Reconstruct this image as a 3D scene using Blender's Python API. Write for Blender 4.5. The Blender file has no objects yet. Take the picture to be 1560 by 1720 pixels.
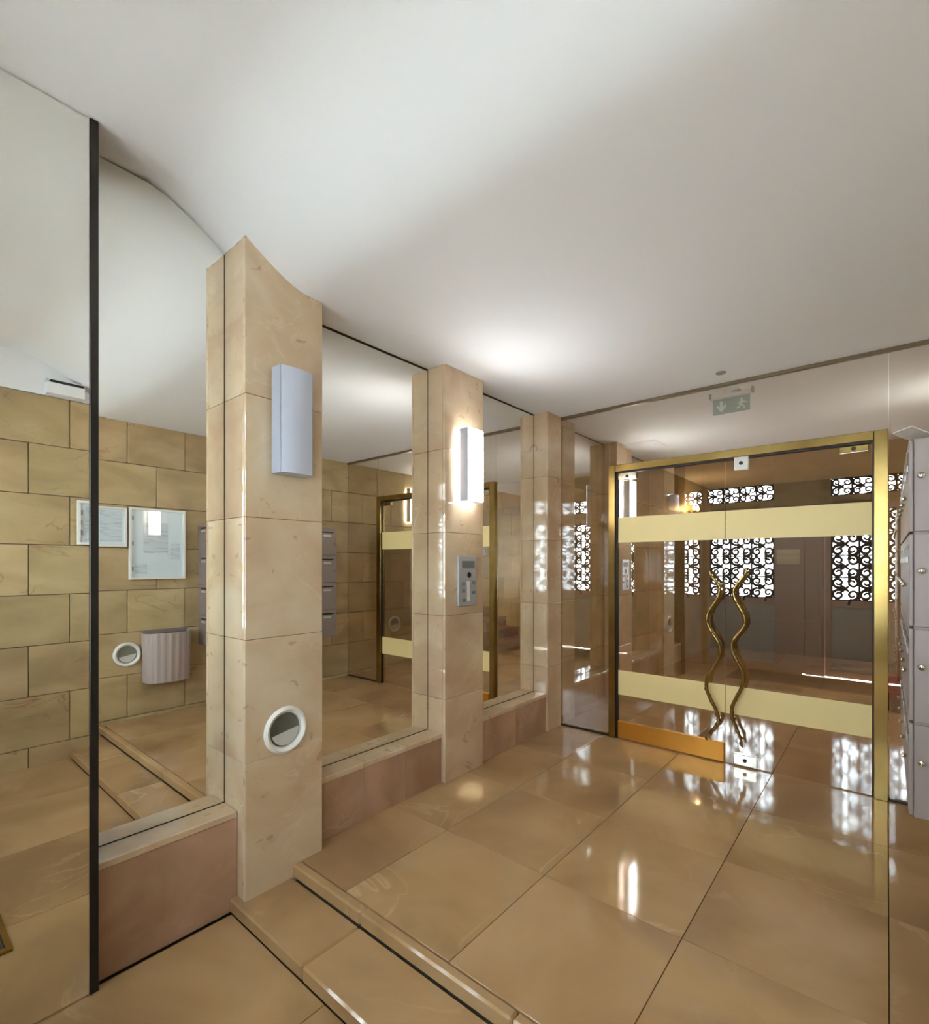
import bpy, bmesh, math, random
from mathutils import Vector, Matrix, Euler
random.seed(7)
S = bpy.context.scene
C = S.collection
PI = math.pi

# ------------------------------------------------------------------ camera
FPX, YAW, HOR = 840.93, math.radians(40.145), 948.3
EYE = 1.45
cam = bpy.data.cameras.new('camera'); camo = bpy.data.objects.new('camera', cam); C.objects.link(camo)
cam.sensor_fit = 'HORIZONTAL'; cam.sensor_width = 36; cam.lens = FPX / 1560 * 36
cam.shift_y = (HOR - 860) / 1560; cam.clip_start = 0.02
camo.location = (0, 0, EYE); camo.rotation_euler = (PI / 2, 0, YAW)
S.camera = camo
# ------------------------------------------------------------------ light and exposure
SKY = 15.0
w = bpy.data.worlds.new('world'); S.world = w; w.use_nodes = True
bg = w.node_tree.nodes['Background']; bg.inputs[0].default_value = (0.78, 0.90, 1.0, 1); bg.inputs[1].default_value = SKY
S.view_settings.view_transform = 'Standard'; S.view_settings.look = 'None'
S.view_settings.gamma = 1; S.view_settings.use_curve_mapping = False
S.view_settings.exposure = 1.52
sun = bpy.data.lights.new('sun', 'SUN'); sun.energy = 60; sun.angle = .01; sun.color = (1, .96, .9)
suno = bpy.data.objects.new('sun', sun); C.objects.link(suno); suno.rotation_euler = (math.radians(8), math.radians(50), 0)
S.cycles.max_bounces = 14; S.cycles.glossy_bounces = 8; S.cycles.transparent_max_bounces = 24
S.cycles.diffuse_bounces = 6; S.cycles.caustics_reflective = True; S.cycles.sample_clamp_indirect = 6
S.cycles.blur_glossy = 1.0
SCONCE = 13.0; TUBE = 34.0; HALL_LAMP = 50.0; HALL_FILL = 24.0; VENT_LIGHT = 0.0

# ------------------------------------------------------------------ layout (metres; camera at x=0, y=0)
XM = -2.393            # mirror plane
XP = -2.2336           # pilaster front
XMP = -2.222           # mirror panel beside the entrance
XR = 0.62              # right wall
YD = 4.0335            # glass screen
YO = -0.50             # street doors
YE = 9.6               # far end of the inner hall
ZC = 2.78; ZH = 3.08; ZL = -0.12
CR = 1.30              # ceiling crease

def lin(c): return tuple(((v / 255) / 12.92 if v / 255 <= .04045 else ((v / 255 + .055) / 1.055) ** 2.4) for v in c) + (1,)

# ------------------------------------------------------------------ materials
def mat(name, col, rough=.5, metal=0, spec=.5, emit=None, es=0, coat=0):
    m = bpy.data.materials.new(name); m.use_nodes = True
    b = m.node_tree.nodes['Principled BSDF']
    b.inputs['Base Color'].default_value = col; b.inputs['Roughness'].default_value = rough
    b.inputs['Metallic'].default_value = metal; b.inputs['Specular IOR Level'].default_value = spec
    b.inputs['Coat Weight'].default_value = coat; b.inputs['Coat Roughness'].default_value = .05
    if emit: b.inputs['Emission Color'].default_value = emit; b.inputs['Emission Strength'].default_value = es
    return m
def N(m, t, **k):
    n = m.node_tree.nodes.new(t)
    for a, v in k.items(): setattr(n, a, v)
    return n
def L(m, a, b): m.node_tree.links.new(a, b)
def ramp(m, stops, fac):
    r = N(m, 'ShaderNodeValToRGB'); e = r.color_ramp.elements
    while len(e) < len(stops): e.new(.5)
    for i, (p, c) in enumerate(stops): e[i].position = p; e[i].color = c
    L(m, fac, r.inputs[0]); return r
def stone(name, cols, vein, rough, spec=.5, scale=1.6, vary=.25, bump=.15, stretch=(1, 1, 1), vamt=.5, specks=None):
    """polished limestone: clouds, veins and specks, each slab cut from another spot of the block"""
    m = mat(name, cols[0], rough, 0, spec); b = m.node_tree.nodes['Principled BSDF']
    tc = N(m, 'ShaderNodeTexCoord'); oi = N(m, 'ShaderNodeObjectInfo')
    mu = N(m, 'ShaderNodeVectorMath', operation='MULTIPLY_ADD'); mu.inputs[1].default_value = stretch
    co = N(m, 'ShaderNodeCombineXYZ'); sc = N(m, 'ShaderNodeMath', operation='MULTIPLY'); sc.inputs[1].default_value = 37
    L(m, oi.outputs['Random'], sc.inputs[0])
    for i in range(3): L(m, sc.outputs[0], co.inputs[i])
    L(m, tc.outputs['Object'], mu.inputs[0]); L(m, co.outputs[0], mu.inputs[2])
    n1 = N(m, 'ShaderNodeTexNoise'); n1.inputs['Scale'].default_value = scale; n1.inputs['Detail'].default_value = 6; n1.inputs['Distortion'].default_value = .6
    L(m, mu.outputs[0], n1.inputs['Vector'])
    r1 = ramp(m, [(.3, cols[0]), (.5, cols[1]), (.72, cols[2])], n1.outputs[0])
    n2 = N(m, 'ShaderNodeTexNoise'); n2.inputs['Scale'].default_value = scale * 1.1; n2.inputs['Detail'].default_value = 7; n2.inputs['Distortion'].default_value = 1.1
    L(m, mu.outputs[0], n2.inputs['Vector'])
    r2 = ramp(m, [(.485, (0, 0, 0, 1)), (.5, (1, 1, 1, 1)), (.515, (0, 0, 0, 1))], n2.outputs[0])
    n3 = N(m, 'ShaderNodeTexNoise'); n3.inputs['Scale'].default_value = scale * .9; L(m, mu.outputs[0], n3.inputs['Vector'])
    r3 = ramp(m, [(.5, (0, 0, 0, 1)), (.68, (vamt, vamt, vamt, 1))], n3.outputs[0])
    vm = N(m, 'ShaderNodeMath', operation='MULTIPLY'); L(m, r2.outputs[0], vm.inputs[0]); L(m, r3.outputs[0], vm.inputs[1])
    mx = N(m, 'ShaderNodeMix', data_type='RGBA'); L(m, vm.outputs[0], mx.inputs[0]); L(m, r1.outputs[0], mx.inputs[6]); mx.inputs[7].default_value = vein
    if specks:
        n5 = N(m, 'ShaderNodeTexNoise'); n5.inputs['Scale'].default_value = 11; n5.inputs['Detail'].default_value = 4; n5.inputs['Distortion'].default_value = .8; L(m, mu.outputs[0], n5.inputs['Vector'])
        r5 = ramp(m, [(.655, (0, 0, 0, 1)), (.70, (.5, .5, .5, 1))], n5.outputs[0])
        mx2 = N(m, 'ShaderNodeMix', data_type='RGBA'); L(m, r5.outputs[0], mx2.inputs[0]); L(m, mx.outputs[2], mx2.inputs[6]); mx2.inputs[7].default_value = specks; mx = mx2
    # each slab a little lighter, darker or yellower
    hs = N(m, 'ShaderNodeHueSaturation'); L(m, mx.outputs[2], hs.inputs['Color'])
    mr = N(m, 'ShaderNodeMapRange'); mr.inputs[3].default_value = 1 - vary * .5; mr.inputs[4].default_value = 1 + vary * .5
    L(m, oi.outputs['Random'], mr.inputs[0]); L(m, mr.outputs[0], hs.inputs['Value'])
    mr2 = N(m, 'ShaderNodeMapRange'); mr2.inputs[3].default_value = .5 - .05 * vary; mr2.inputs[4].default_value = .5 + .04 * vary
    fr = N(m, 'ShaderNodeMath', operation='FRACT'); L(m, sc.outputs[0], fr.inputs[0]); L(m, fr.outputs[0], mr2.inputs[0]); L(m, mr2.outputs[0], hs.inputs['Hue'])
    L(m, hs.outputs[0], b.inputs['Base Color'])
    bp = N(m, 'ShaderNodeBump'); bp.inputs['Strength'].default_value = bump; bp.inputs['Distance'].default_value = .004
    n4 = N(m, 'ShaderNodeTexNoise'); n4.inputs['Scale'].default_value = 4; n4.inputs['Detail'].default_value = 2; L(m, mu.outputs[0], n4.inputs['Vector'])
    L(m, n4.outputs[0], bp.inputs['Height']); L(m, bp.outputs[0], b.inputs['Normal'])
    return m
M = {}
M['wall'] = stone('golden limestone', [lin((160, 138, 100)), lin((180, 157, 114)), lin((194, 172, 132))], lin((150, 104, 86)), .42, .3, 1.6, .14, .1, (1, 1, 2.2), .9)
M['pil'] = stone('pink beige marble', [lin((196, 166, 134)), lin((208, 182, 148)), lin((220, 200, 168))], lin((232, 214, 190)), .055, .85, 2.6, .05, .04, (1, 1, 1.3), .55, lin((168, 128, 98)))
M['plinth'] = stone('rose marble', [lin((160, 122, 94)), lin((180, 144, 114)), lin((196, 158, 132))], lin((206, 170, 150)), .15, .5, 2.5, .12, .08)
M['floor'] = stone('polished floor marble', [lin((150, 118, 82)), lin((172, 138, 96)), lin((188, 154, 112))], lin((206, 178, 138)), .07, .5, 1.4, .04, .05)
M['ceil'] = mat('white ceiling paint', lin((240, 241, 243)), .8)
M['plaster'] = mat('grey backing mortar', lin((92, 80, 62)), .9)
M['white'] = mat('white enamel', lin((232, 230, 222)), .35)
M['dark'] = mat('black brown metal', lin((38, 32, 28)), .4, .3)
M['channel'] = mat('bronze channel', lin((120, 104, 78)), .4, .5)
M['seam'] = mat('dark bronze edge', lin((62, 50, 34)), .4, .6)
M['grey'] = mat('brushed grey metal', lin((142, 127, 120)), .45, .12)
M['steel'] = mat('pale steel', lin((196, 198, 200)), .3, .5)
M['chrome'] = mat('polished nickel', lin((215, 210, 195)), .12, 1)
M['lampgrey'] = mat('satin lamp housing', lin((176, 182, 196)), .35, .2)
M['lampoff'] = mat('unlit opal acrylic', lin((205, 212, 228)), .25)
M['lampon'] = mat('lit opal acrylic', (1, 1, 1, 1), .4, emit=(.94, .97, 1, 1), es=SCONCE)
M['tube'] = mat('fluorescent tube', (1, 1, 1, 1), .4, emit=(.96, .97, 1, 1), es=TUBE)
M['candle'] = mat('warm lit bulb', (1, .8, .5, 1), .4, emit=(1, .66, .3, 1), es=HALL_LAMP)
M['panel_on'] = mat('lit ceiling panel', (1, 1, 1, 1), .4, emit=(1, .82, .52, 1), es=HALL_FILL)  # glow of the added panel that fills the inner hall
M['gold'] = mat('satin gold sheet', lin((240, 218, 154)), .5, .05)
M['iron'] = mat('black wrought iron', lin((34, 34, 36)), .5, .4)
M['doorgrey'] = mat('street door grey brown', lin((196, 176, 166)), .35, .05)
M['doorpanel'] = mat('street door grey panel', lin((196, 194, 192)), .35, .05)
M['red'] = mat('red stair carpet', lin((112, 12, 14)), .95)
M['black'] = mat('black plastic', lin((16, 16, 18)), .3)
M['display'] = mat('grey display', lin((120, 124, 122)), .2)
M['green'] = mat('green sign acrylic', lin((30, 110, 78)), .2)
M['signwhite'] = mat('sign white', lin((226, 240, 232)), .4)
M['glassgrey'] = mat('smoked lamp glass', lin((140, 138, 122)), .08, 0)  # bowl colour darkened so the recess reads deeper
M['shield'] = mat('ribbed lamp shield', lin((206, 208, 200)), .2)
M['slate'] = mat('entrance mat', lin((64, 62, 66)), .95)
M['paving'] = mat('street paving', lin((200, 198, 192)), .8)
def brassmat():
    m = mat('aged brass', lin((196, 160, 88)), .22, 1); b = m.node_tree.nodes['Principled BSDF']
    n = N(m, 'ShaderNodeTexNoise'); n.inputs['Scale'].default_value = 5; n.inputs['Detail'].default_value = 2
    tc = N(m, 'ShaderNodeTexCoord'); L(m, tc.outputs['Object'], n.inputs['Vector'])
    r = ramp(m, [(.3, lin((150, 124, 70))), (.7, lin((168, 142, 86)))], n.outputs[0]); L(m, r.outputs[0], b.inputs['Base Color'])
    mr = N(m, 'ShaderNodeMapRange'); mr.inputs[3].default_value = .2; mr.inputs[4].default_value = .26; L(m, n.outputs[0], mr.inputs[0]); L(m, mr.outputs[0], b.inputs['Roughness'])
    return m
M['brass'] = brassmat()
M['kick'] = mat('orange brass plate', lin((216, 152, 62)), .3, .8)
def mirrormat():
    m = mat('bronze tinted mirror', (.93, .93, .89, 1), .0, 1); return m
M['mirror'] = mirrormat()
def glassmat(name, tint, refl, edge):
    """coated bronze glass: part mirror, part see-through"""
    m = bpy.data.materials.new(name); m.use_nodes = True; nt = m.node_tree; nt.nodes.clear()
    o = N(m, 'ShaderNodeOutputMaterial'); t = N(m, 'ShaderNodeBsdfTransparent'); t.inputs[0].default_value = tint
    g = N(m, 'ShaderNodeBsdfGlossy'); g.inputs['Roughness'].default_value = 0; g.inputs[0].default_value = edge
    f = N(m, 'ShaderNodeLayerWeight'); f.inputs[0].default_value = .5      # Schlick reflectance, front faces only
    p = N(m, 'ShaderNodeMath', operation='POWER'); p.inputs[1].default_value = 5; L(m, f.outputs['Facing'], p.inputs[0])
    q = N(m, 'ShaderNodeMath', operation='MULTIPLY_ADD'); q.inputs[1].default_value = 1 - refl; q.inputs[2].default_value = refl; L(m, p.outputs[0], q.inputs[0])
    ge = N(m, 'ShaderNodeNewGeometry'); inv = N(m, 'ShaderNodeMath', operation='SUBTRACT'); inv.inputs[0].default_value = 1; L(m, ge.outputs['Backfacing'], inv.inputs[1])
    a = N(m, 'ShaderNodeMath', operation='MULTIPLY', use_clamp=True); L(m, q.outputs[0], a.inputs[0]); L(m, inv.outputs[0], a.inputs[1])
    mx = N(m, 'ShaderNodeMixShader'); L(m, a.outputs[0], mx.inputs[0]); L(m, t.outputs[0], mx.inputs[1]); L(m, g.outputs[0], mx.inputs[2]); L(m, mx.outputs[0], o.inputs[0])
    return m
M['glass'] = glassmat('coated bronze glass', (.84, .81, .75, 1), .42, (1, .985, .95, 1))
M['clear'] = glassmat('clear street glass', (.99, 1, 1, 1), .05, (1, 1, 1, 1))
def papermat(name, base, ink, sc):
    m = mat(name, base, .6); b = m.node_tree.nodes['Principled BSDF']
    tc = N(m, 'ShaderNodeTexCoord'); mp = N(m, 'ShaderNodeMapping'); mp.inputs['Scale'].default_value = (1, 6 * sc, 60 * sc); L(m, tc.outputs['Object'], mp.inputs[0])
    n = N(m, 'ShaderNodeTexNoise'); n.inputs['Scale'].default_value = 1.2; n.inputs['Detail'].default_value = 1; L(m, mp.outputs[0], n.inputs['Vector'])
    r = ramp(m, [(.40, ink), (.46, base)], n.outputs[0]); L(m, r.outputs[0], b.inputs['Base Color'])
    return m
M['paper'] = papermat('printed paper', lin((218, 226, 230)), lin((196, 205, 214)), 1)
M['board'] = mat('pale blue pinboard', lin((228, 238, 242)), .3, coat=.3)
M['notice'] = papermat('cream notice', lin((250, 236, 205)), lin((226, 208, 176)), .8)

# ------------------------------------------------------------------ builders
def bxm(bm, x0, x1, y0, y1, z0, z1, bev=0):
    r = bmesh.ops.create_cube(bm, size=1)
    for v in r['verts']: v.co = Vector(((x0 + x1) / 2 + v.co.x * (x1 - x0), (y0 + y1) / 2 + v.co.y * (y1 - y0), (z0 + z1) / 2 + v.co.z * (z1 - z0)))
    if bev:
        es = list({e for v in r['verts'] for e in v.link_edges})
        bmesh.ops.bevel(bm, geom=es, offset=bev, segments=1, affect='EDGES')
def cyl(bm, a, b, r0, r1=None, seg=16, cap=True):
    a, b = Vector(a), Vector(b); d = b - a; r1 = r0 if r1 is None else r1
    q = d.to_track_quat('Z', 'Y').to_matrix().to_4x4()
    bmesh.ops.create_cone(bm, cap_ends=cap, segments=seg, radius1=r0, radius2=r1, depth=d.length, matrix=Matrix.Translation((a + b) / 2) @ q)
def tube(bm, pts, rad, seg=8, up=Vector((0, 1, 0))):
    rings = []
    for i, p in enumerate(pts):
        a = pts[max(0, i - 1)]; b = pts[min(len(pts) - 1, i + 1)]
        t = (Vector(b) - Vector(a)).normalized(); s = t.cross(up).normalized(); u = s.cross(t)
        r = rad(i / (len(pts) - 1)) if callable(rad) else rad
        rings.append([bm.verts.new(Vector(p) + (s * math.cos(k * 2 * PI / seg) + u * math.sin(k * 2 * PI / seg)) * r) for k in range(seg)])
    for A, B in zip(rings, rings[1:]):
        for k in range(seg): bm.faces.new((A[k], A[(k + 1) % seg], B[(k + 1) % seg], B[k]))
    bm.faces.new(rings[0][::-1]); bm.faces.new(rings[-1])
def lathe(bm, prof, seg=40, axis='X', cap=True):
    """profile of (radius, height) turned about an axis"""
    rings = []
    for r, h in prof:
        ring = []
        for k in range(seg):
            a = 2 * PI * k / seg; c = (h, r * math.cos(a), r * math.sin(a)) if axis == 'X' else (r * math.cos(a), r * math.sin(a), h)
            ring.append(bm.verts.new(c))
        rings.append(ring)
    for A, B in zip(rings, rings[1:]):
        for k in range(seg): bm.faces.new((A[k], A[(k + 1) % seg], B[(k + 1) % seg], B[k]))
    for ring in ((rings[0], rings[-1]) if cap else ()):
        try: bm.faces.new(ring)
        except ValueError: pass
def prism(bm, pts, axis, a, b):
    """flat outline (list of 2-D points) given thickness along an axis"""
    def P(p, h): return {'X': (h, p[0], p[1]), 'Y': (p[0], h, p[1]), 'Z': (p[0], p[1], h)}[axis]
    A = [bm.verts.new(P(p, a)) for p in pts]; B = [bm.verts.new(P(p, b)) for p in pts]
    n = len(pts)
    for k in range(n): bm.faces.new((A[k], A[(k + 1) % n], B[(k + 1) % n], B[k]))
    bm.faces.new(A[::-1]); bm.faces.new(B)
def obj(name, bm, m, parent=None, loc=None, smooth=False):
    """link a bmesh; vertices are given in world space, loc moves the origin there"""
    bmesh.ops.recalc_face_normals(bm, faces=bm.faces)
    if loc is not None: bmesh.ops.translate(bm, vec=-Vector(loc), verts=bm.verts)
    me = bpy.data.meshes.new(name); bm.to_mesh(me); bm.free(); me.materials.append(m)
    if smooth:
        for p in me.polygons: p.use_smooth = True
        me.set_sharp_from_angle(angle=math.radians(35))
    o = bpy.data.objects.new(name, me); C.objects.link(o)
    if loc is not None: o.location = loc
    if parent is not None:
        o.parent = parent; pl = wloc(parent); o.location = (Vector(loc) if loc is not None else Vector((0, 0, 0))) - pl
    return o
def wloc(o):
    v = Vector(o.location)
    while o.parent is not None: o = o.parent; v += Vector(o.location)
    return v
def box(name, x0, x1, y0, y1, z0, z1, m, parent=None, bev=0):
    bm = bmesh.new(); bxm(bm, x0, x1, y0, y1, z0, z1, bev)
    return obj(name, bm, m, parent, ((x0 + x1) / 2, (y0 + y1) / 2, (z0 + z1) / 2))
def place(name, me, parent, loc, rot=None, scale=None):
    o = bpy.data.objects.new(name, me); C.objects.link(o)
    if parent is not None: o.parent = parent; loc = Vector(loc) - wloc(parent)
    o.location = loc
    if rot: o.rotation_euler = rot
    if scale: o.scale = scale
    return o
_mc = {}
def slab(name, x0, x1, y0, y1, z0, z1, m, parent, bev=.003):
    k = (round(x1 - x0, 4), round(y1 - y0, 4), round(z1 - z0, 4), m.name, bev)
    if k not in _mc:
        bm = bmesh.new(); bxm(bm, -k[0] / 2, k[0] / 2, -k[1] / 2, k[1] / 2, -k[2] / 2, k[2] / 2, bev)
        me = bpy.data.meshes.new(name); bmesh.ops.recalc_face_normals(bm, faces=bm.faces); bm.to_mesh(me); bm.free(); me.materials.append(m); _mc[k] = me
    return place(name, _mc[k], parent, ((x0 + x1) / 2, (y0 + y1) / 2, (z0 + z1) / 2))
def tag(o, label=None, cat=None, group=None, kind=None):
    if label: o['label'] = label
    if cat: o['category'] = cat
    if group: o['group'] = group
    if kind: o['kind'] = kind
    return o
def thing(name, label, cat, loc, group=None, kind=None):
    o = bpy.data.objects.new(name, None); C.objects.link(o); o.location = loc; o.empty_display_size = .1
    return tag(o, label, cat, group, kind)
def mesh_of(name, bm, m, smooth=False):
    bmesh.ops.recalc_face_normals(bm, faces=bm.faces); me = bpy.data.meshes.new(name); bm.to_mesh(me); bm.free(); me.materials.append(m)
    if smooth:
        for p in me.polygons: p.use_smooth = True
        me.set_sharp_from_angle(angle=math.radians(35))
    return me

# ================================================================== large structure
# ---- floor: mortar bed, polished tiles, two shallow steps down to the street doors
fl = box('floor', -2.7, 3.2, YO - .1, YE, -.40, ZL - .03, M['plaster']); tag(fl, 'polished brown marble floor of the lobby, two shallow steps down at the street end', 'floor', kind='structure')
box('floor_bed', -2.45, 3.2, 1.345, YE, ZL - .03, -.022, M['plaster'], fl)
box('floor_bed', -2.45, XR + .02, 1.075, 1.345, ZL - .03, -.082, M['plaster'], fl)
def tiles(x0, x1, y0, y1, z, sx, sy, name='floor_tile', g=.0015, th=.02):
    nx = max(1, round((x1 - x0) / sx)); ny = max(1, round((y1 - y0) / sy)); sx = (x1 - x0) / nx; sy = (y1 - y0) / ny
    for i in range(nx):
        for j in range(ny): slab(name, x0 + i * sx + g, x0 + (i + 1) * sx - g, y0 + j * sy + g, y0 + (j + 1) * sy - g, z - th, z, M['floor'], fl, .001)
tiles(-2.45, XR, 1.36, YD, 0, .62, .67)
tiles(-2.45, XR, YD, 7.0, 0, .62, .75)
tiles(XR, 3.0, 5.6, YE, 0, .8, .8)
tiles(-2.45, XR, 7.0, YE, 0, .62, .75)
# step edge slabs (rounded nosing) and treads
for i in range(4):
    a = -2.45 + i * .7675; slab('step_slab', a + .001, a + .7665, 1.315, 1.36, -.062, .0, M['floor'], fl, .008)
    slab('step_slab', a + .001, a + .7665, 1.045, 1.315, -.122, -.06, M['floor'], fl, .008)
tiles(-2.25, XR, YO, 1.045, ZL, .72, .77)

# ---- ceiling: low flat part, slope up near the entrance, high flat part
def cove(t):
    return (1.42 - t * .70, ZC + (ZH - ZC) * (3 * t * t - 2 * t ** 3))
bm = bmesh.new()
prism(bm, [(YE, ZC), (1.6, ZC)] + [cove(k / 24) for k in range(25)] + [(YO - .1, ZH), (YO - .1, 3.3), (YE, 3.3)], 'X', -2.7, 3.2)
ce = obj('ceiling', bm, M['ceil'], smooth=True); tag(ce, 'white painted ceiling sloping up toward the street end', 'ceiling', kind='structure')

# ---- right wall: limestone blocks in running bond, white plaster above
wr = box('wall_right', XR + .02, XR + .30, YO - .1, 5.6, -.3, 3.2, M['plaster']); tag(wr, 'golden limestone block wall opposite the mirrors, white band on top', 'wall', kind='structure')
box('plaster_band', XR, XR + .03, YO - .1, 1.35, 2.785, 3.2, M['ceil'], wr)
zs = [ZL - .02] + [.03 + .394 * k for k in range(8)]; zs[-1] = 2.782
G = .0025
for r_ in range(len(zs) - 1):
    off = 1.04 if r_ % 2 == 1 else 1.285
    y = off - .5 * math.ceil((off - YO) / .5)
    while y < 5.6:
        a, b = max(y, YO), min(y + .5, 5.6)
        if b - a > .04:
            d = random.uniform(0, .004)
            slab('stone_block', XR + d, XR + .025 + d, a + G, b - G, zs[r_] + G, zs[r_ + 1] - G, M['wall'], wr, .002)
        y += .5
# ---- mirror side wall
wl = box('wall_left', -2.75, XM - .012, YO - .1, YE, -.3, 3.2, M['plaster']); tag(wl, 'left wall behind the mirrors and stone pilasters', 'wall', kind='structure')
for j in range(6):
    for k in range(5):
        y0 = YD + .1 + j * .91; slab('stone_slab', XM - .012, XM + .01, y0 + G, y0 + .91 - G, k * .556 + G, (k + 1) * .556 - G, M['wall'], wl, .002)
# ---- far end wall of inner hall, side opening with stairs
M['walnut'] = stone('dark walnut stone', [lin((62, 48, 36)), lin((74, 58, 44)), lin((86, 68, 50))], lin((50, 38, 28)), .3, .4, 1.2, .1)  # hall dimness put into the colour: slabs seen through the glass are darkened
we = box('wall_end', -2.7, 3.2, YE, YE + .2, -.3, 3.2, M['plaster']); tag(we, 'dark far stone wall of the inner hall behind the glass screen', 'wall', kind='structure')
for i in range(7):
    for k in range(5):
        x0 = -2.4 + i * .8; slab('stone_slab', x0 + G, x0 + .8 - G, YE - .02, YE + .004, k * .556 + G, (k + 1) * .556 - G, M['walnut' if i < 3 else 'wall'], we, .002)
wh = box('wall_stairwell', 3.0, 3.2, 5.4, YE, -.3, 3.2, M['wall']); tag(wh, 'stone side wall behind the red carpeted stairs', 'wall', kind='structure')
wc = box('wall_corner', XR + .30, 3.2, 5.4, 5.6, -.3, 3.2, M['wall']); tag(wc, 'stone wall at the foot of the stairwell', 'wall', kind='structure')

# ---- street wall with transom openings, doors below
wb = thing('wall_street', 'stone wall above the street doors with two latticed transom windows', 'wall', (0, YO, 2.3), kind='structure')
TA = (-2.19, -1.27); TB = (-.594, .33); TZ = (2.40, 2.64)
for (x0, x1, z0, z1) in ((-2.7, TA[0], -.3, 3.2), (TA[1], TB[0], 2.3, 3.2), (TB[1], XR + .3, -.3, 3.2), (TA[0], TA[1], TZ[1], 3.2), (TB[0], TB[1], TZ[1], 3.2), (TA[0], TA[1], 2.3, TZ[0]), (TB[0], TB[1], 2.3, TZ[0])):
    nx = max(1, round((x1 - x0) / .62))
    for i in range(nx):
        a = x0 + (x1 - x0) * i / nx; b = x0 + (x1 - x0) * (i + 1) / nx
        box('stone_slab', a, b - .002, YO - .1, YO, z0 + .001, z1 - .001, M['plinth' if z1 < 3 and False else 'wall'], wb, .001)

# ================================================================== wrought iron lattice pieces
def spiral(r0, r1, turns, tail):
    pts = [];
    for i in range(22):
        t = i / 21; a = turns * 2 * PI * t; r = r1 + (r0 - r1) * (t ** .8)
        pts.append((r * math.cos(a), 0, r * math.sin(a)))
    x, _, z = pts[-1]; pts.append((x + tail[0] * .5, 0, z + tail[1] * .4)); pts.append((x + tail[0], 0, z + tail[1]))
    return pts
bm = bmesh.new(); tube(bm, spiral(.058, .010, 1.3, (-.02, .058)), lambda t: .0125 + .006 * t, 6); ME_SCROLL = mesh_of('scroll', bm, M['iron'], True)
bm = bmesh.new()
for a in range(4):
    c, s = math.cos(a * PI / 2 + PI / 4), math.sin(a * PI / 2 + PI / 4)
    prism(bm, [(0, 0), (c * .02 - s * .014, s * .02 + c * .014), (c * .05, s * .05), (c * .02 + s * .014, s * .02 - c * .014)], 'Y', -.008, .008)
cyl(bm, (0, -.012, 0), (0, .012, 0), .02, seg=10); ME_ROSE = mesh_of('rosette', bm, M['iron'])
def lattice(parent, x0, x1, z0, z1, y, cw, ch):
    """bars, scrolls and rosettes, each its own piece, filling an opening"""
    nx = max(1, round((x1 - x0) / cw)); nz = max(1, round((z1 - z0) / ch)); cw = (x1 - x0) / nx; ch = (z1 - z0) / nz
    for i in range(nx + 1): box('bar', x0 + i * cw - .012, x0 + i * cw + .012, y - .008, y + .008, z0, z1, M['iron'], parent)
    for k in range(nz + 1): box('bar', x0, x1, y - .008, y + .008, z0 + k * ch - .009, z0 + k * ch + .009, M['iron'], parent)
    f = min(cw, ch) / .29; 
    for i in range(nx):
        for k in range(nz):
            cx, cz = x0 + (i + .5) * cw, z0 + (k + .5) * ch
            place('rosette', ME_ROSE, parent, (cx, y, cz), scale=(f * 1.35, 1, f * 1.35))
            for sx in (-1, 1):
                for sz in (-1, 1):
                    place('scroll', ME_SCROLL, parent, (cx + sx * cw * .26, y, cz + sz * ch * .27), rot=(0, PI if sx < 0 else 0, 0), scale=(f * 1.15, 1, f * 1.15 * sz))
def street_door(n, x0, x1, wx0, wx1, label):
    d = thing('door_%d' % n, label, 'door', (x0, YO - .05, ZL), kind='structure')
    z0, z1 = .955, 2.2; y0, y1 = YO - .08, YO - .03
    for nm, q in (('stile', (x0, wx0, ZL + .01, 2.295)), ('stile', (wx1, x1, ZL + .01, 2.295)), ('rail', (wx0, wx1, z1, 2.295)), ('rail', (wx0, wx1, z0 - .10, z0)), ('rail', (wx0, wx1, ZL + .01, ZL + .12))):
        box(nm, q[0], q[1], y0, y1, q[2], q[3], M['doorgrey'], d, .004)
    box('door_panel', wx0, wx1, y0 + .01, y1 - .015, ZL + .12, z0 - .10, M['doorpanel'], d)
    gl = box('pane', wx0, wx1, y0 + .005, y0 + .012, z0, z1, M['clear'], d)
    gr = box('iron_grille', wx0, wx1, y1 - .02, y1 - .008, z0, z0 + .014, M['iron'], d)
    lattice(gr, wx0 + .008, wx1 - .008, z0 + .008, z1 - .008, y1 - .012, .29, .30)
    return d
dA = street_door(3, -2.20, -.90, -2.15, -1.27, 'grey brown street door with black scroll lattice window, left of the notice')
dB = street_door(4, -.66, .60, -.594, .33, 'grey brown street door with black scroll lattice window, beside the mailboxes')
tp = box('door_post', -.895, -.665, YO - .085, YO - .02, ZL, 2.298, M['doorgrey'], wb, .004); box('door_stop', -.93, -.63, YO - .098, YO - .0855, ZL, 2.33, M['doorgrey'], wb); box('door_stop', -2.3, -.93, YO - .098, YO - .0855, ZL - .05, ZL + .06, M['doorgrey'], wb); box('door_stop', -2.3, .7, YO - .098, YO - .0855, 2.26, 2.33, M['doorgrey'], wb); box('door_stop', .56, .7, YO - .098, YO - .0855, ZL, 2.26, M['doorgrey'], wb)  # strips behind the leaves are added to block light leaking through the gaps
box('door_post', -2.3, -2.203, YO - .085, YO - .02, ZL, 2.298, M['doorgrey'], wb, .004)
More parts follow.
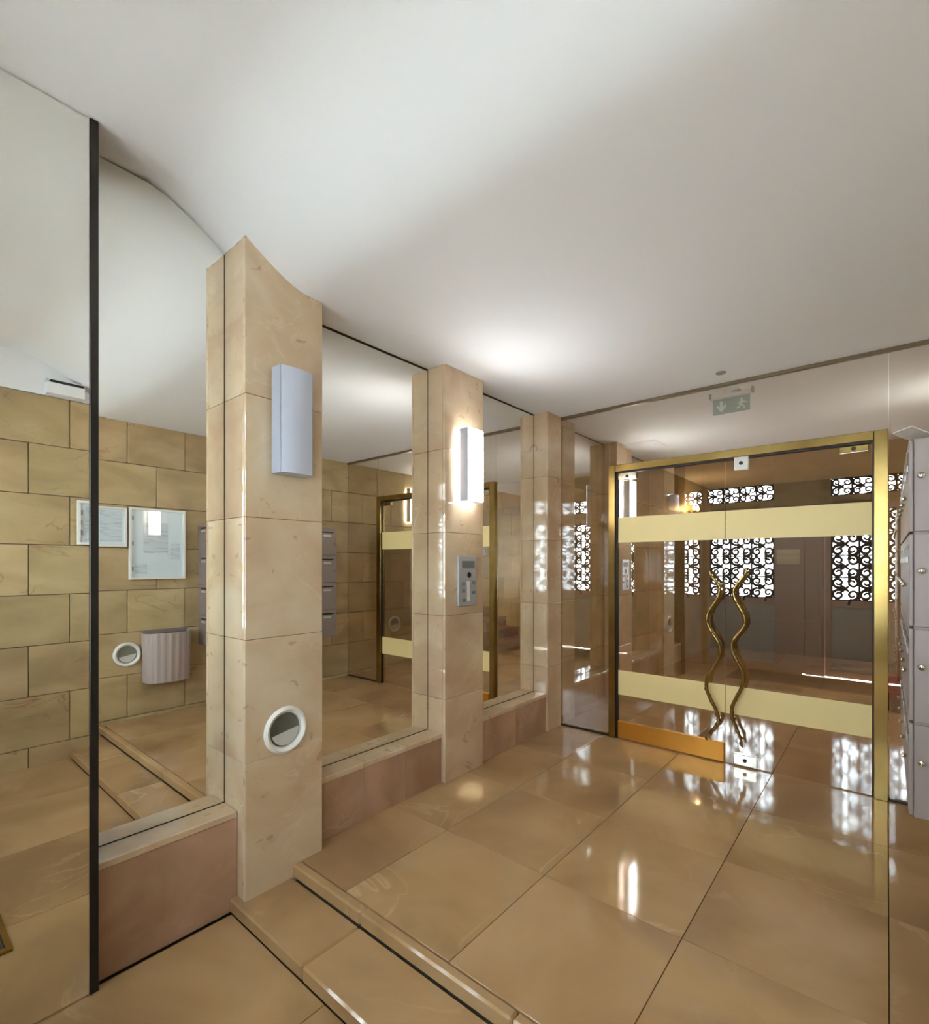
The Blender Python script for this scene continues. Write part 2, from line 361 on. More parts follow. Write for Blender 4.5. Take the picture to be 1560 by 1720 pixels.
for n, (x0, x1) in ((5, TA), (6, TB)):
    wn = thing('window_%d' % n, 'low transom window with black scroll lattice above %s street door' % ('the left' if n == 5 else 'the right'), 'window', (x0, YO - .05, TZ[0]), kind='structure')
    box('pane', x0, x1, YO - .075, YO - .068, TZ[0], TZ[1], M['clear'], wn)
    gr = box('iron_grille', x0, x1, YO - .05, YO - .04, TZ[0], TZ[0] + .012, M['iron'], wn)
    lattice(gr, x0 + .006, x1 - .006, TZ[0] + .006, TZ[1] - .006, YO - .045, .23, .23)
pv = box('pavement', -8, 8, -9, YO - .11, -.35, ZL - .02, M['paving']); tag(pv, 'pale street paving outside the latticed doors', 'pavement', kind='structure')
nt = box('notice_plate', -1.24, -.955, YO - .028, YO - .02, 1.455, 1.67, M['notice']); tag(nt, 'cream paper notice fixed to the street door between the lattices', 'notice')
# sky light enters through the four openings: portals guide the sampling of the sky, they give no light of their own
for (x0, x1, z0, z1) in ((-2.15, -1.27, .955, 2.2), (-.594, .33, .955, 2.2), TA + TZ, TB + TZ):
    a = bpy.data.lights.new('sky_portal', 'AREA'); a.shape = 'RECTANGLE'; a.size = x1 - x0; a.size_y = z1 - z0; a.cycles.is_portal = True
    o = bpy.data.objects.new('sky_portal', a); C.objects.link(o); o.location = ((x0 + x1) / 2, YO - .095, (z0 + z1) / 2); o.rotation_euler = (PI / 2, 0, 0)

# ================================================================== pilasters, mirrors, plinth
def pilaster(y0, y1, xf, top, label, joints=(.555, 1.11, 1.665, 2.22), XM=XM):
    t = thing('stone_pilaster', label, 'pillar', (xf, (y0 + y1) / 2, 0))
    z = [0] + list(joints) + [top]
    box('core', XM - .005, xf - .022, y0 + .006, y1 - .006, -.02, top - .02, M['plaster'], t)
    for a, b in zip(z, z[1:]):
        slab('front_slab', xf - .02, xf, y0, y1, a + .001, b - .001, M['pil'], t, .0015)
        slab('side_slab', XM, xf - .021, y0, y0 + .02, a + .001, b - .001, M['pil'], t, .0015)
        slab('side_slab', XM, xf - .021, y1 - .02, y1, a + .001, b - .001, M['pil'], t, .0015)
    return t
P1 = (1.0792, 1.4783, -2.1925); P2 = (2.4493, 2.8555, -2.2336); P3 = (3.7897, 4.0200, -2.2491)
# the nearest pilaster is cut to the sloping ceiling
t = thing('stone_pilaster', 'nearest pink beige marble pilaster with unlit wall light and round recessed lamp', 'pillar', (P1[2], 1.28, 0))
z = [-.13, .555, 1.11, 1.665, 2.22]
box('core', XM - .005, P1[2] - .022, P1[0] + .006, P1[1] - .006, -.12, .52, M['plaster'], t)
box('core', XM - .005, P1[2] - .022, P1[0] + .006, P1[1] - .006, .79, ZC - .03, M['plaster'], t)
box('core', XM - .005, P1[2] - .09, P1[0] + .006, P1[1] - .006, .521, .789, M['plaster'], t)
HOLE = (1.277, .662, .098)
def cutslab(y0, y1, za, zb):
    """front slab with the round opening of the recessed lamp"""
    bm = bmesh.new(); n = 48; cy, cz, r = HOLE
    def edge(a):
        c, s = math.cos(a), math.sin(a); k = 1e9
        if abs(c) > 1e-9: k = min(k, ((y1 - cy) if c > 0 else (y0 - cy)) / c)
        if abs(s) > 1e-9: k = min(k, ((zb - cz) if s > 0 else (za - cz)) / s)
        return cy + c * k, cz + s * k
    ang = sorted([2 * PI * i / n for i in range(n)] + [math.atan2(q - cz, p - cy) % (2 * PI) for p in (y0, y1) for q in (za, zb)])
    F = [[], [], [], []]
    for a in ang:
        e = edge(a); i_ = (cy + r * math.cos(a), cz + r * math.sin(a))
        F[0].append(bm.verts.new((P1[2], e[0], e[1]))); F[1].append(bm.verts.new((P1[2], i_[0], i_[1])))
        F[2].append(bm.verts.new((P1[2] - .02, i_[0], i_[1]))); F[3].append(bm.verts.new((P1[2] - .02, e[0], e[1])))
    m_ = len(ang)
    for A, B in ((0, 1), (1, 2), (2, 3), (3, 0)):
        for k in range(m_): bm.faces.new((F[A][k], F[A][(k + 1) % m_], F[B][(k + 1) % m_], F[B][k]))
    return bm
for i, (a, b) in enumerate(zip(z, z[1:] + [None])):
    if b is None:
        ztop = lambda y: cove(min(1, max(0, (1.42 - y) / .70)))[1]
        bm = bmesh.new(); prism(bm, [(P1[0], a + .001), (P1[1], a + .001), (P1[1], ZC - .001)] + [(y_, ztop(y_) - .001) for y_ in (1.42, 1.36, 1.32, 1.28, 1.24, 1.2, 1.16, 1.12, P1[0])], 'X', P1[2] - .02, P1[2]); obj('front_slab', bm, M['pil'], t, (P1[2], 1.28, 2.4))
        slab('side_slab', XM, P1[2] - .021, P1[0], P1[0] + .02, a + .001, ztop(P1[0]) - .002, M['pil'], t, .0015)
        slab('side_slab', XM, P1[2] - .021, P1[1] - .02, P1[1], a + .001, ZC, M['pil'], t, .0015)
    else:
        if a < HOLE[1] - HOLE[2] < b and HOLE[1] + HOLE[2] < b: obj('front_slab', cutslab(P1[0], P1[1], a + .001, b - .001), M['pil'], t, (P1[2], 1.28, (a + b) / 2))
        else: slab('front_slab', P1[2] - .02, P1[2], P1[0], P1[1], a + .001, b - .001, M['pil'], t, .0015)
        slab('side_slab', XM, P1[2] - .021, P1[0], P1[0] + .02, a + .001, b - .001, M['pil'], t, .0015)
        slab('side_slab', XM, P1[2] - .021, P1[1] - .02, P1[1], a + .001, b - .001, M['pil'], t, .0015)
pilaster(*P2, ZC, 'middle pink beige marble pilaster with lit wall light and intercom')
pilaster(*P3, ZC, 'narrow marble pilaster in the corner beside the glass screen')

def mirror(y0, y1, x, z0, z1, label, cut=None):
    t = thing('wall_mirror', label, 'mirror', (x, (y0 + y1) / 2, z0), 'mirror panels between the pilasters')
    e = .004
    if cut:
        bm = bmesh.new(); prism(bm, [(y0 + e, z0 + e), (y1 - e, z0 + e)] + cut, 'X', x - .006, x); obj('mirror_glass', bm, M['mirror'], t, (x, (y0 + y1) / 2, z0))
    else: box('mirror_glass', x - .006, x, y0 + e, y1 - e, z0 + e, z1 - .012, M['mirror'], t)
    box('backing', x - .012, x - .0065, y0, y1, z0, z1, M['seam'], t)
    box('edge_strip', x - .006, x + .001, y0, y0 + e - .0005, z0, z1, M['seam'], t); box('edge_strip', x - .006, x + .001, y1 - e + .0005, y1, z0, z1, M['seam'], t)
    box('edge_strip', x - .006, x + .001, y0 + e, y1 - e, z0, z0 + e - .0005, M['seam'], t)
    if not cut: box('edge_strip', x - .006, x + .003, y0 + e, y1 - e, z1 - .0115, z1, M['seam'], t)
    return t
ZP = .327
mirror(.545, P1[0], XM, ZP, ZC, 'tall bronze mirror left of the nearest pilaster, showing noticeboards', [(y_, cove((1.42 - y_) / .70)[1] - .008) for y_ in (P1[0] - .004, 1.0, .92, .84, .76)] + [(.549, 3.072)])
mirror(P1[1], P2[0], XM, ZP, ZC, 'wide bronze mirror between the nearest and middle pilasters')
mirror(P2[1], P3[0], XM, ZP, ZC, 'narrow bronze mirror between the middle and corner pilasters')
# mirror panel beside the entrance, set forward, with a black metal edge post
pb = box('wall_pier', XM - .01, XMP - .008, YO, .512, ZL, ZH, M['plaster']); tag(pb, 'wall pier beside the entrance carrying a forward mirror', 'wall', kind='structure')
t = thing('wall_mirror', 'forward mirror panel at the left edge of the view, ending in a black post', 'mirror', (XMP, 0, ZL))
box('mirror_glass', XMP - .006, XMP, YO + .004, .513, ZL + .004, ZH - .004, M['mirror'], t)
ep = box('metal_post', XM - .004, XMP + .004, .5145, .5415, ZL, ZH, M['dark'], bev=.002); tag(ep, 'slim black metal post at the mirror edge, floor to ceiling', 'post')

def plinth(y0, y1, z0, label, nblk):
    t = thing('stone_plinth', label, 'plinth', (-2.27, (y0 + y1) / 2, z0))
    xf = -2.262; n = nblk; dy = (y1 - y0) / n
    for i in range(n):
        slab('face_slab', XM, xf - .004, y0 + i * dy + .001, y0 + (i + 1) * dy - .001, z0, ZP - .031, M['plinth'], t, .001)
        slab('top_slab', XM, xf, y0 + i * dy + .001, y0 + (i + 1) * dy - .001, ZP - .03, ZP, M['pil'], t, .003)
plinth(P1[1] + .001, P2[0] - .001, 0, 'low rose marble plinth under the wide mirror', 3)
plinth(P2[1] + .001, P3[0] - .001, 0, 'low rose marble plinth under the narrow mirror by the glass screen', 2)
plinth(.545, P1[0] - .001, ZL, 'low rose marble plinth under the mirror left of the nearest pilaster', 1)

# ================================================================== glass screen and doors
DL, DR, DT = -1.7928, .0077, 2.28
J = .058
X0 = P3[2] + .0
fr = thing('door_frame', 'aged brass frame around the double glass doors', 'door frame', ((DL + DR) / 2, YD, 0))
box('jamb', DL, DL + J, YD - .03, YD + .05, 0, DT, M['brass'], fr, .003)
box('jamb', DR - J - .012, DR, YD - .03, YD + .05, 0, DT, M['brass'], fr, .003)
box('jamb_strip', DL + J + .0005, DL + J + .014, YD - .01, YD + .03, 0, DT - J - .001, M['dark'], fr)
box('jamb_strip', DR - J - .020, DR - J - .0125, YD - .01, YD + .03, 0, DT - J - .001, M['dark'], fr)
box('head', DL + J + .0005, DR - J - .0125, YD - .03, YD + .05, DT - J, DT, M['brass'], fr, .003)
box('head_strip', DL + J + .015, DR - J - .0205, YD - .01, YD + .03, DT - J - .012, DT - J - .0005, M['dark'], fr)
def screen(n, x0, x1, z0, z1, label):
    wn = thing('window_%d' % n, label, 'window', ((x0 + x1) / 2, YD, z0), kind='structure')
    box('pane', x0 + .002, x1 - .002, YD, YD + .012, z0 + .002, z1 - .002, M['glass'], wn)
    return wn
s1 = screen(1, X0 - .14, DL - .001, .012, ZC - .022, 'fixed glass pane left of the brass door frame')
s2 = screen(2, DL, DR, DT + .001, ZC - .022, 'wide glass pane above the brass door frame')
s3 = screen(3, DR + .001, XR, .012, ZC - .022, 'fixed glass pane right of the brass door frame, behind the mailboxes')
tr = box('trim_1', X0 - .14, XR, YD - .012, YD + .024, ZC - .022, ZC, M['channel']); tag(tr, 'thin bronze channel along the ceiling above the glass screen', 'trim', kind='structure')
for n, (a, b) in ((2, (X0 - .14, DL - .001)), (3, (DR + .001, XR))):
    q = box('trim_%d' % n, a, b, YD - .012, YD + .024, 0, .012, M['seam']); tag(q, 'thin bronze floor channel under the %s fixed pane' % ('left' if n == 2 else 'right'), 'trim', kind='structure')
XC = -.9055
def wavy(zs_, base):
    pts = []
    for i in range(len(zs_) - 1):
        (za, xa), (zb, xb) = zs_[i], zs_[i + 1]
        for k in range(8):
            t_ = k / 8; e_ = (1 - math.cos(PI * t_)) / 2; pts.append((xa + (xb - xa) * e_, base, za + (zb - za) * t_))
    pts.append((zs_[-1][1], base, zs_[-1][0])); return pts
HY = YD - .058
def leaf(n, x0, x1, label, hpts, kick, patches):
    d = thing('door_%d' % n, label, 'door', ((x0 + x1) / 2, YD, 0), kind='structure')
    g_ = box('pane', x0 + .002, x1 - .002, YD + .001, YD + .012, .008, DT - J - .014, M['glass'], d)
    for (a, b) in ((1.634, 1.843), (.365, .568)):
        q = box('gold_band', x0 + .003, x1 - .0005, YD - .003, YD + .0005, a, b, M['gold'], d); q['label'] = 'satin gold band across the glass'
    if kick:
        bm = bmesh.new(); bxm(bm, x0 + .003, x1 - .003, YD - .018, YD, .008, .148, .003); obj('kick_plate', bm, M['kick'], d, ((x0 + x1) / 2, YD, .08))['label'] = 'orange brass kick plate'
    h = None
    bm = bmesh.new(); k = (HY) / YD
    pts = [(x * k, HY, EYE + (z_ - EYE) * k) for (x, _, z_) in wavy(hpts, HY)]
    tube(bm, pts, lambda t_: .013 - .006 * abs(2 * t_ - 1) ** 6, 12)
    h = obj('pull_handle', bm, M['brass'], d, (pts[0][0], HY, 1), True); h['label'] = 'wavy rope-like brass pull handle'
    # twisted strand wound around the bar and its two fixings
    bm = bmesh.new(); sp = []
    for i in range(len(pts) * 4 - 3):
        f = i / 4; a = pts[int(f)]; b = pts[min(int(f) + 1, len(pts) - 1)]; u = f - int(f)
        c_ = Vector(a).lerp(Vector(b), u); an = i * .55; sp.append((c_.x + .0125 * math.cos(an), c_.y + .0125 * math.sin(an), c_.z))
    tube(bm, sp, .0042, 5); obj('strand', bm, M['brass'], h, (pts[0][0], HY, 1), True)
    for i_ in (6, len(pts) - 7):
        bm = bmesh.new(); cyl(bm, (pts[i_][0], HY, pts[i_][2]), (pts[i_][0], YD, pts[i_][2]), .008, seg=10); obj('standoff', bm, M['brass'], h, (pts[i_][0], HY, pts[i_][2]))
    for (a, b, z0_, z1_, mm) in patches:
        pf = box('patch_fitting', a, b, YD - .014, YD + .024, z0_, z1_, M[mm], d, .003)
        bm = bmesh.new(); cyl(bm, ((a + b) / 2, YD - .019, (z0_ + z1_) / 2), ((a + b) / 2, YD - .014, (z0_ + z1_) / 2), .013, seg=14); obj('screw_cap', bm, M['dark'], pf, ((a + b) / 2, YD - .016, (z0_ + z1_) / 2))
    return d
H1 = [(1.40, -1.010), (1.27, -.940), (1.04, -1.030), (.82, -.938), (.55, -1.034), (.30, -.950), (.14, -1.03)]
H2 = [(1.42, -.765), (1.25, -.850), (1.04, -.775), (.86, -.862), (.63, -.785), (.38, -.862), (.14, -.795)]
leaf(1, DL + J + .015, XC - .001, 'left glass door leaf with gold bands, wavy brass handle and orange kick plate', H1, True, [(-1.735 + .02, -1.56, 2.155, 2.205, 'chrome')])
leaf(2, XC + .001, DR - J - .021, 'right glass door leaf with gold bands and wavy brass handle, no kick plate', H2, False, [(-.845, -.752, 2.13, 2.225, 'white'), (-.235, -.088, 2.165, 2.205, 'brass'), (-.85, -.70, .01, .09, 'chrome')])

# ================================================================== wall lights
def sconce(y, xf, z, on, label, fx=1):
    t = thing('wall_light', label, 'lamp', (xf, y, z))
    w_, hh, d, g = .085, .245, .095, .022       # the housing stands g off the stone, so lamp light washes the wall around it
    box('back_plate', min(xf, xf + fx * .008), max(xf, xf + fx * .008), y - .05, y + .05, z - .2, z + .2, M['steel'], t)
    X = lambda a, b: (xf + min(fx * a, fx * b), xf + max(fx * a, fx * b))
    bm = bmesh.new(); bxm(bm, *X(g, d), y - w_, y - w_ + .006, z - hh, z + hh, .001); bxm(bm, *X(g, d), y + w_ - .006, y + w_, z - hh, z + hh, .001)
    obj('housing', bm, M['lampgrey'], t, (xf, y, z))
    bm = bmesh.new(); n = 10
    pr = [(-w_ + .007, d - .012)] + [(-w_ + .007 + (2 * w_ - .014) * i / n, d + .004 + .010 * math.sin(PI * i / n)) for i in range(n + 1)] + [(w_ - .007, d - .012)]
    prism(bm, [(xf + fx * b, y + a) for a, b in pr], 'Z', z - hh + .002, z + hh - .002); obj('diffuser', bm, M['lampon' if on else 'lampoff'], t, (xf, y, z))
    for s in (-1, 1):
        box('end_cap', *X(g, d - .014), y - w_ + .007, y + w_ - .007, z + s * (hh - .004) - .003, z + s * (hh - .004) + .003, M['lampgrey'], t)
    bm = bmesh.new(); cyl(bm, (xf + fx * .045, y - .03, z - .2), (xf + fx * .045, y - .03, z + .2), .013, seg=12); obj('lamp_tube', bm, M['tube' if on else 'lampoff'], t, (xf, y, z), True)
sconce(1.278, P1[2], 2.115, False, 'unlit rectangular wall light on the nearest pilaster')
sconce(2.655, P2[2], 2.125, True, 'lit rectangular wall light glowing white on the middle pilaster')
sconce(5.15, XR - .001, 2.32, True, 'lit rectangular wall light on the golden stone wall of the inner hall', -1)
sconce(5.41, -2.235, 2.125, True, 'lit rectangular wall light on the pilaster of the inner hall')
pilaster(5.21, 5.61, -2.235, ZC, 'marble pilaster of the inner hall behind the glass screen', XM=XM + .017)

bm = bmesh.new(); lathe(bm, [(.080, -.014), (.082, .002), (.088, .008), (.098, .013), (.108, .008), (.112, .0005), (.112, -.014), (.080, -.014)], 48, cap=False); ME_RING = mesh_of('ring', bm, M['white'], True)
bm = bmesh.new(); lathe(bm, [(.088, -.002), (.088, -.006), (.085, -.03), (.07, -.055), (.04, -.07), (.001, -.074)], 40, cap=False); ME_BOWL = mesh_of('bowl', bm, M['glassgrey'], True)
def uplight(x, y, z, face, label, s=1):
    t = thing('recessed_lamp', label, 'lamp', (x, y, z)); 
    place('ring', ME_RING, t, (x, y, z), rot=(0, 0, 0 if face > 0 else PI), scale=(1, s, s)); place('bowl', ME_BOWL, t, (x, y, z), rot=(0, 0, 0 if face > 0 else PI), scale=(.2 if face < 0 else 1, s, s))
    bm = bmesh.new(); n = 20   # louvre lip across the lower half of the bowl
    prism(bm, [(.07 * s * math.cos(PI * 1.08 + PI * .95 * i / n), .07 * s * math.sin(PI * 1.08 + PI * .95 * i / n)) for i in range(n + 1)], 'X', -.004, .0)
    bmesh.ops.translate(bm, vec=(x - face * .003, y, z - .004), verts=bm.verts); obj('glass_shield', bm, M['shield'], t, (x, y, z))
uplight(P1[2], HOLE[0], HOLE[1], 1, 'round white ringed recessed lamp low on the nearest pilaster')
uplight(XR - .017, 1.535, .615, -1, 'round white ringed recessed lamp left of the grey wall bin')
uplight(XR - .017, 4.84, .60, -1, 'round white ringed recessed lamp on the wall beyond the glass screen')

# ================================================================== intercom
ic = thing('intercom', 'silver intercom panel with display, camera and buttons on the middle pilaster', 'intercom', (P2[2], 2.663, 1.335))
x = P2[2]
box('body', x, x + .018, 2.565, 2.76, 1.165, 1.51, M['steel'], ic, .004)
box('display', x + .018, x + .020, 2.60, 2.735, 1.425, 1.475, M['display'], ic)
bm = bmesh.new(); cyl(bm, (x + .018, 2.675, 1.378), (x + .024, 2.675, 1.378), .021, .018, 20); obj('camera_lens', bm, M['black'], ic, (x, 2.675, 1.378))
for (y_, z_) in ((2.615, 1.32), (2.725, 1.325), (2.615, 1.27), (2.725, 1.255), (2.62, 1.205)):
    bm = bmesh.new(); bxm(bm, x + .018, x + .023, y_ - .016, y_ + .016, z_ - .011, z_ + .011, .002); obj('button', bm, M['display'], ic, (x, y_, z_))
box('label_strip', x + .018, x + .0195, 2.655, 2.685, 1.20, 1.335, M['white'], ic)
bm = bmesh.new(); bmesh.ops.create_circle(bm, cap_ends=True, radius=.014, segments=14, matrix=Matrix.Rotation(PI / 2, 4, 'Y'))
bmesh.ops.translate(bm, vec=(x + .0235, 2.62, 1.19), verts=bm.verts); bm.free()

# ================================================================== noticeboards on the right wall
def board(y0, y1, z0, z1, label, sheets):
    t = thing('noticeboard', label, 'noticeboard', (XR, (y0 + y1) / 2, (z0 + z1) / 2)); f = .022; x = XR - .03
    for q in ((y0, y1, z0, z0 + f), (y0, y1, z1 - f, z1), (y0, y0 + f, z0 + f, z1 - f), (y1 - f, y1, z0 + f, z1 - f)):
        box('frame_rail', x, XR, q[0], q[1], q[2], q[3], M['white'], t, .002)
    box('back_panel', x + .018, XR - .001, y0 + f, y1 - f, z0 + f, z1 - f, M['board'], t)
    for (a, b, c, d) in sheets:
        pp = box('paper_sheet', x + .0165, x + .018, a, b, c, d, M['paper'], t)
    for zz in (z0 + .1, (z0 + z1) / 2, z1 - .1): box('hinge', x - .002, x, y0 + f, y0 + f + .012, zz - .02, zz + .02, M['grey'], t)
    box('glazing', x + .004, x + .007, y0 + f, y1 - f, z0 + f, z1 - f, M['clear'], t)
board(1.085, 1.532, 1.612, 1.975, 'smaller white framed noticeboard, on the left of the pair', [(1.14, 1.30, 1.65, 1.93), (1.325, 1.49, 1.66, 1.94)])
board(1.548, 2.036, 1.31, 1.985, 'larger white framed noticeboard above the wall bin', [(1.67, 1.88, 1.56, 1.85), (1.60, 1.70, 1.36, 1.46), (1.90, 1.99, 1.5, 1.66)])

# ================================================================== wall bin
wbn = thing('wall_bin', 'grey pleated half-round waste bin hung on the stone wall', 'bin', (XR, 1.86, .58))
bm = bmesh.new(); n = 40; za, zb = .33, .80; RO = []; 
def rim(k, s=1): 
    a = PI * k / n; r = 1 + (.018 if k % 4 < 2 else -.0) 
    return (XR - .005 - .19 * s * r * (math.sin(a) ** .55), 1.86 + .21 * s * math.cos(a) * (1 if abs(math.cos(a)) < .98 else 1))
outer_b = [bm.verts.new((*rim(k, .94), za)) for k in range(n + 1)]; outer_t = [bm.verts.new((*rim(k), zb)) for k in range(n + 1)]
inner_t = [bm.verts.new((*rim(k, .93), zb)) for k in range(n + 1)]; inner_b = [bm.verts.new((*rim(k, .88), za + .02)) for k in range(n + 1)]
for A, B in ((outer_b, outer_t), (outer_t, inner_t), (inner_t, inner_b)):
    for k in range(n): bm.faces.new((A[k], A[k + 1], B[k + 1], B[k]))
bm.faces.new(outer_b); bm.faces.new(inner_b)
M['bin'] = mat('mauve grey bin metal', lin((182, 168, 160)), .45, .1)
obj('bin_body', bm, M['bin'], wbn, (XR, 1.86, .58))
box('back_panel', XR - .006, XR - .001, 1.66, 2.06, za, zb + .02, M['grey'], wbn)
bm = bmesh.new(); prism(bm, [rim(k, .90) for k in range(n + 1)], 'Z', zb - .016, zb - .012); obj('bin_inside', bm, M['black'], wbn, (XR, 1.86, zb))  # black sheet below the rim stands in for the shade inside the bin

# ================================================================== mailboxes
XF = .055; MY0, MY1, MZ0, MZ1 = 2.17, 3.46, .63, 1.86
mb = thing('mailbox_cabinet', 'grey metal bank of apartment mailboxes along the right wall', 'mailboxes', (.35, 2.8, MZ0))
box('body', XF + .012, XR, MY0 + .012, MY1, MZ0, MZ1, M['grey'], mb, .003)
ncol, nrow = 5, 4; cw = (MY1 - MY0 - .012) / ncol; rh = (MZ1 - MZ0) / nrow
bm = bmesh.new(); lathe(bm, [(.001, -.016), (.008, -.014), (.010, -.009), (.006, -.003), (.006, .0)], 12); ME_KNOB = mesh_of('knob', bm, M['chrome'], True)
bm = bmesh.new(); bxm(bm, -.003, 0, -.05, .05, -.011, .011, .001); ME_PLATE = mesh_of('name_plate', bm, M['steel'])
bm = bmesh.new(); bxm(bm, -.001, .001, -.08, .08, -.008, .008); ME_SLOT = mesh_of('slot', bm, M['black'])
for i in range(ncol):
    for k in range(nrow):
        y0 = MY0 + .012 + i * cw; z0 = MZ0 + k * rh
        d = slab('mailbox_door', XF, XF + .011, y0 + .004, y0 + cw - .004, z0 + .004, z0 + rh - .004, M['grey'], mb, .002)
        yc, zc = y0 + cw / 2, z0 + rh / 2
        place('slot', ME_SLOT, d, (XF - .0002, yc, z0 + rh - .045)); place('name_plate', ME_PLATE, d, (XF, yc, z0 + rh - .085)); place('knob', ME_KNOB, d, (XF, y0 + cw - .04, zc - .02))
cw2 = (XR - XF) / 2
for i in range(2):
    for k in range(nrow):
        x0 = XF + i * cw2; z0 = MZ0 + k * rh
        d = slab('mailbox_door', x0 + (.004 if i else .013), x0 + cw2 - .004, MY0, MY0 + .011, z0 + .004, z0 + rh - .004, M['grey'], mb, .002)
        place('knob', ME_KNOB, d, (x0 + .03, MY0, z0 + rh / 2 + .03), rot=(0, 0, PI / 2)); place('name_plate', ME_PLATE, d, (x0 + cw2 / 2 + .02, MY0, z0 + rh - .07), rot=(0, 0, PI / 2))
        place('slot', ME_SLOT, d, (x0 + cw2 / 2, MY0 - .0002, z0 + rh - .04), rot=(0, 0, PI / 2))
# post left lying on top
def sheet(name, loc, rot, w_, l_, m, curl, label, cat, group=None):
    bm = bmesh.new(); n = 10; A = []
    for j in range(2):
        for i in range(n + 1):
            u = i / n - .5; A.append(bm.verts.new((u * l_, (j - .5) * w_, curl * (4 * u * u) )))
    for i in range(n): bm.faces.new((A[i], A[i + 1], A[n + 2 + i], A[n + 1 + i]))
    me = mesh_of(name, bm, m); o = place(name, me, None, loc, rot); md = o.modifiers.new('thickness', 'SOLIDIFY'); md.thickness = .004; tag(o, label, cat, group); return o
M['kraft'] = mat('pale envelope', lin((196, 188, 176)), .7)
sheet('leaflet', (.17, 2.34, MZ1 + .003), (0, 0, .5), .10, .30, M['kraft'], .045, 'pale curled leaflet lying on the near end of the mailboxes', 'leaflet')
sheet('envelope', (.30, 2.50, MZ1 + .003), (0, 0, 1.2), .12, .26, M['kraft'], .0, 'flat beige envelope lying on top of the mailboxes', 'envelope')
sheet('leaflet', (.19, 2.68, MZ1 + .003), (0, 0, -.4), .11, .24, M['steel'], .03, 'grey curled leaflet further along on top of the mailboxes', 'leaflet')

# ================================================================== ceiling things
vb = thing('vent_box', 'shallow white ventilation box above the stone wall near the ceiling', 'vent', (XR, 1.06, 2.78))
box('box_body', XR - .10, XR, .88, 1.12, 2.786, 2.872, M['ceil'], vb, .003); box('vent_gap', XR - .098, XR, .90, 1.11, 2.872, 2.892, M['black'], vb); box('box_lid', XR - .10, XR, .88, 1.12, 2.892, 2.90, M['ceil'], vb)  # black strip stands in for the shadow line along the box top
es = thing('exit_sign', 'green emergency exit sign hanging from the ceiling behind the glass', 'sign', (-.9, 4.2, ZC))
box('sign_plate', -1.028, -.775, 4.197, 4.203, 2.600, 2.715, M['green'], es)
box('lamp_housing', -1.035, -.765, 4.17, 4.23, 2.716, 2.752, M['white'], es, .006)
box('ceiling_bracket', -.95, -.85, 4.18, 4.22, 2.752, ZC, M['white'], es)
for a, b in ((-1.052, -1.0355), (-.7645, -.748)): box('end_bracket', a, b, 4.175, 4.225, 2.725, 2.765, M['black'], es, .003)
bm = bmesh.new(); cx, cz = -.968, 2.655
prism(bm, [(cx - .010, cz + .042), (cx + .010, cz + .042), (cx + .010, cz + .002), (cx + .030, cz + .018), (cx + .034, cz + .002), (cx, cz - .040), (cx - .034, cz + .002), (cx - .030, cz + .018), (cx - .010, cz + .002)], 'Y', 4.194, 4.197)
obj('arrow_mark', bm, M['signwhite'], es, (cx, 4.195, cz))
bm = bmesh.new(); cx = -.83   # running figure and doorway
cyl(bm, (cx, 4.194, cz + .034), (cx, 4.197, cz + .034), .009, seg=12)
for pts in ([(-.004, .024), (.012, .022), (.004, -.006), (-.012, -.002)], [(-.012, -.002), (.004, -.006), (.024, -.022), (.020, -.040), (.012, -.040), (.014, -.024)], [(-.012, -.002), (-.002, -.006), (-.016, -.028), (-.034, -.032), (-.036, -.024), (-.020, -.020)], [(.010, .022), (.026, .010), (.034, .014), (.034, .008), (.026, .002), (.008, .012)], [(-.004, .024), (-.022, .014), (-.026, -.002), (-.020, -.002), (-.016, .008), (-.004, .014)]):
    prism(bm, [(cx + a, cz + b) for a, b in pts], 'Y', 4.194, 4.197)
obj('running_figure', bm, M['signwhite'], es, (cx, 4.195, cz))
hp = thing('ceiling_hatch', 'square white access hatch on the ceiling behind the glass', 'hatch', (-2.09, 5.57, ZC))
box('hatch_frame', -2.30, -1.88, 5.36, 5.78, ZC - .02, ZC, M['ceil'], hp, .003); box('hatch_lid', -2.27, -1.91, 5.39, 5.75, ZC - .026, ZC - .0205, M['ceil'], hp)
bm = bmesh.new(); cyl(bm, (-.88, 3.80, ZC - .006), (-.88, 3.80, ZC), .03, .034, 24); sd = obj('ceiling_sensor', bm, M['grey'], None, (-.88, 3.80, ZC)); tag(sd, 'tiny flat grey sensor on the ceiling just before the glass screen', 'sensor')

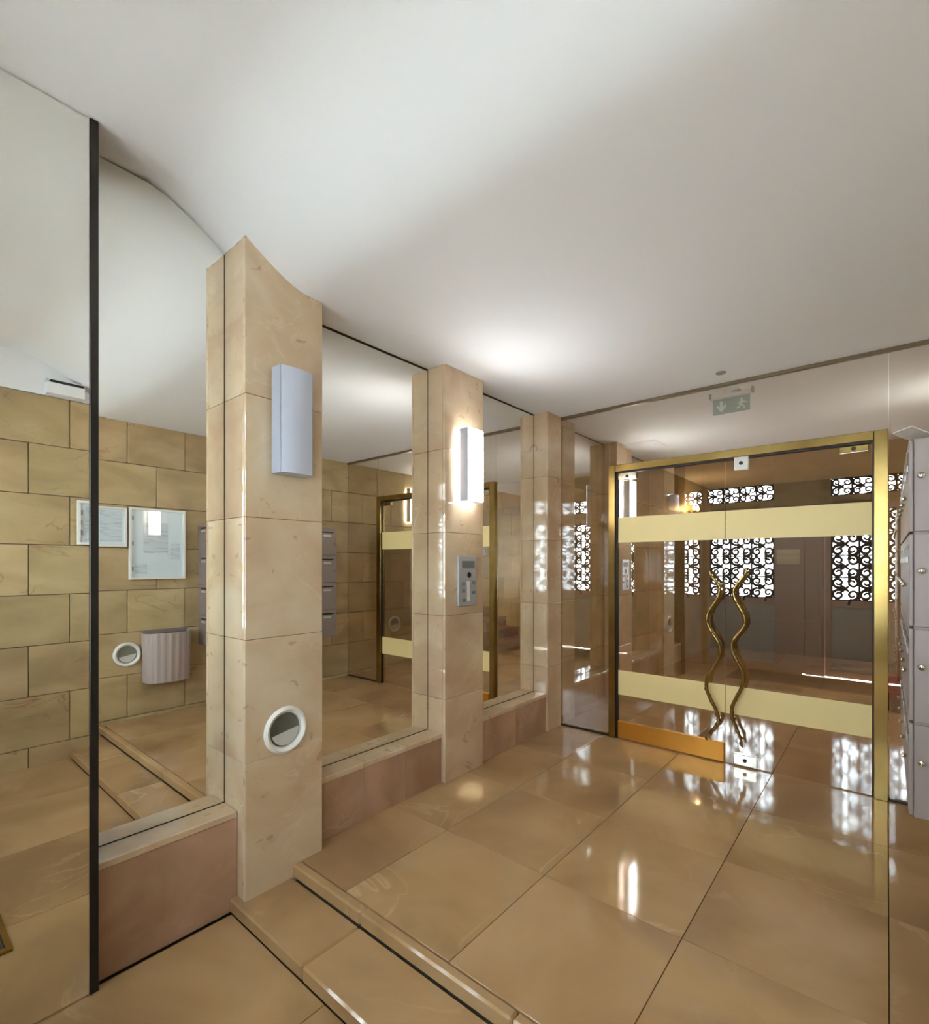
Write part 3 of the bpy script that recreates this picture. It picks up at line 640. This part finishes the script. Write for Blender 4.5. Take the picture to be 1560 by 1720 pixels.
# ================================================================== inner hall: stairs, lamps
st = thing('carpeted_stairs', 'red carpeted stairs rising in the inner hall beyond the glass', 'stairs', (.0, 6.8, 0))
for i in range(7):
    x0 = .02 + i * .27
    box('riser_block', x0 + .02, 2.2, 6.45, 7.55, i * .165 + .0005, (i + 1) * .165 - .0305, M['red'], st)
    q = box('tread', x0, 2.2, 6.45, 7.55, (i + 1) * .165 - .03, (i + 1) * .165, M['red'], st, .004)
    box('carpet_strip', x0 - .008, x0 + .27, 6.52, 7.48, (i + 1) * .165, (i + 1) * .165 + .01, M['red'], st); box('carpet_riser', x0 - .008, x0 - .0005, 6.52, 7.48, i * .165 + (.0105 if i else .001), (i + 1) * .165 - .0005, M['red'], st)
wl2 = thing('candle_wall_lamp', 'small brass wall lamp with two warm bulbs in the inner hall', 'lamp', (XM + .01, 8.28, 2.25))
bm = bmesh.new(); cyl(bm, (XM + .01, 8.28, 2.25), (XM + .03, 8.28, 2.25), .05, seg=20); obj('back_plate', bm, M['brass'], wl2, (XM, 8.28, 2.25))
for s in (-1, 1):
    bm = bmesh.new(); tube(bm, [(XM + .03, 8.28, 2.25), (XM + .09, 8.28 + s * .05, 2.23), (XM + .12, 8.28 + s * .09, 2.25), (XM + .12, 8.28 + s * .10, 2.29)], .007, 8, Vector((1, 0, .2))); a = obj('arm', bm, M['brass'], wl2, (XM, 8.28, 2.25), True)
    bm = bmesh.new(); lathe(bm, [(.001, 0), (.016, .004), (.022, .03), (.014, .07), (.001, .1)], 16, 'Z'); bmesh.ops.translate(bm, vec=(XM + .12, 8.28 + s * .10, 2.29), verts=bm.verts); obj('bulb', bm, M['candle'], a, (XM + .12, 8.28 + s * .10, 2.29), True)
fp = thing('ceiling_light', 'warm flush ceiling light over the stairs of the inner hall', 'lamp', (1.4, 7.2, ZC))  # added panel out of direct view, brightens and warms the inner hall
box('rim', 1.1, 1.7, 6.9, 7.5, ZC - .03, ZC, M['white'], fp, .004); box('diffuser', 1.13, 1.67, 6.93, 7.47, ZC - .038, ZC - .0305, M['panel_on'], fp, .002)
# entrance mat with brass surround
em = thing('entrance_mat', 'dark entrance mat in a brass surround inside the street doors', 'mat', (-.8, .0, ZL))
box('mat_pile', -1.7, .0, -.35, .35, ZL, ZL + .010, M['slate'], em, .002)
for q in ((-1.73, .03, .352, .372), (-1.73, .03, -.372, -.352), (-1.73, -1.702, -.351, .351), (.002, .03, -.351, .351)): box('brass_edge', q[0], q[1], q[2], q[3], ZL, ZL + .012, M['brass'], em)
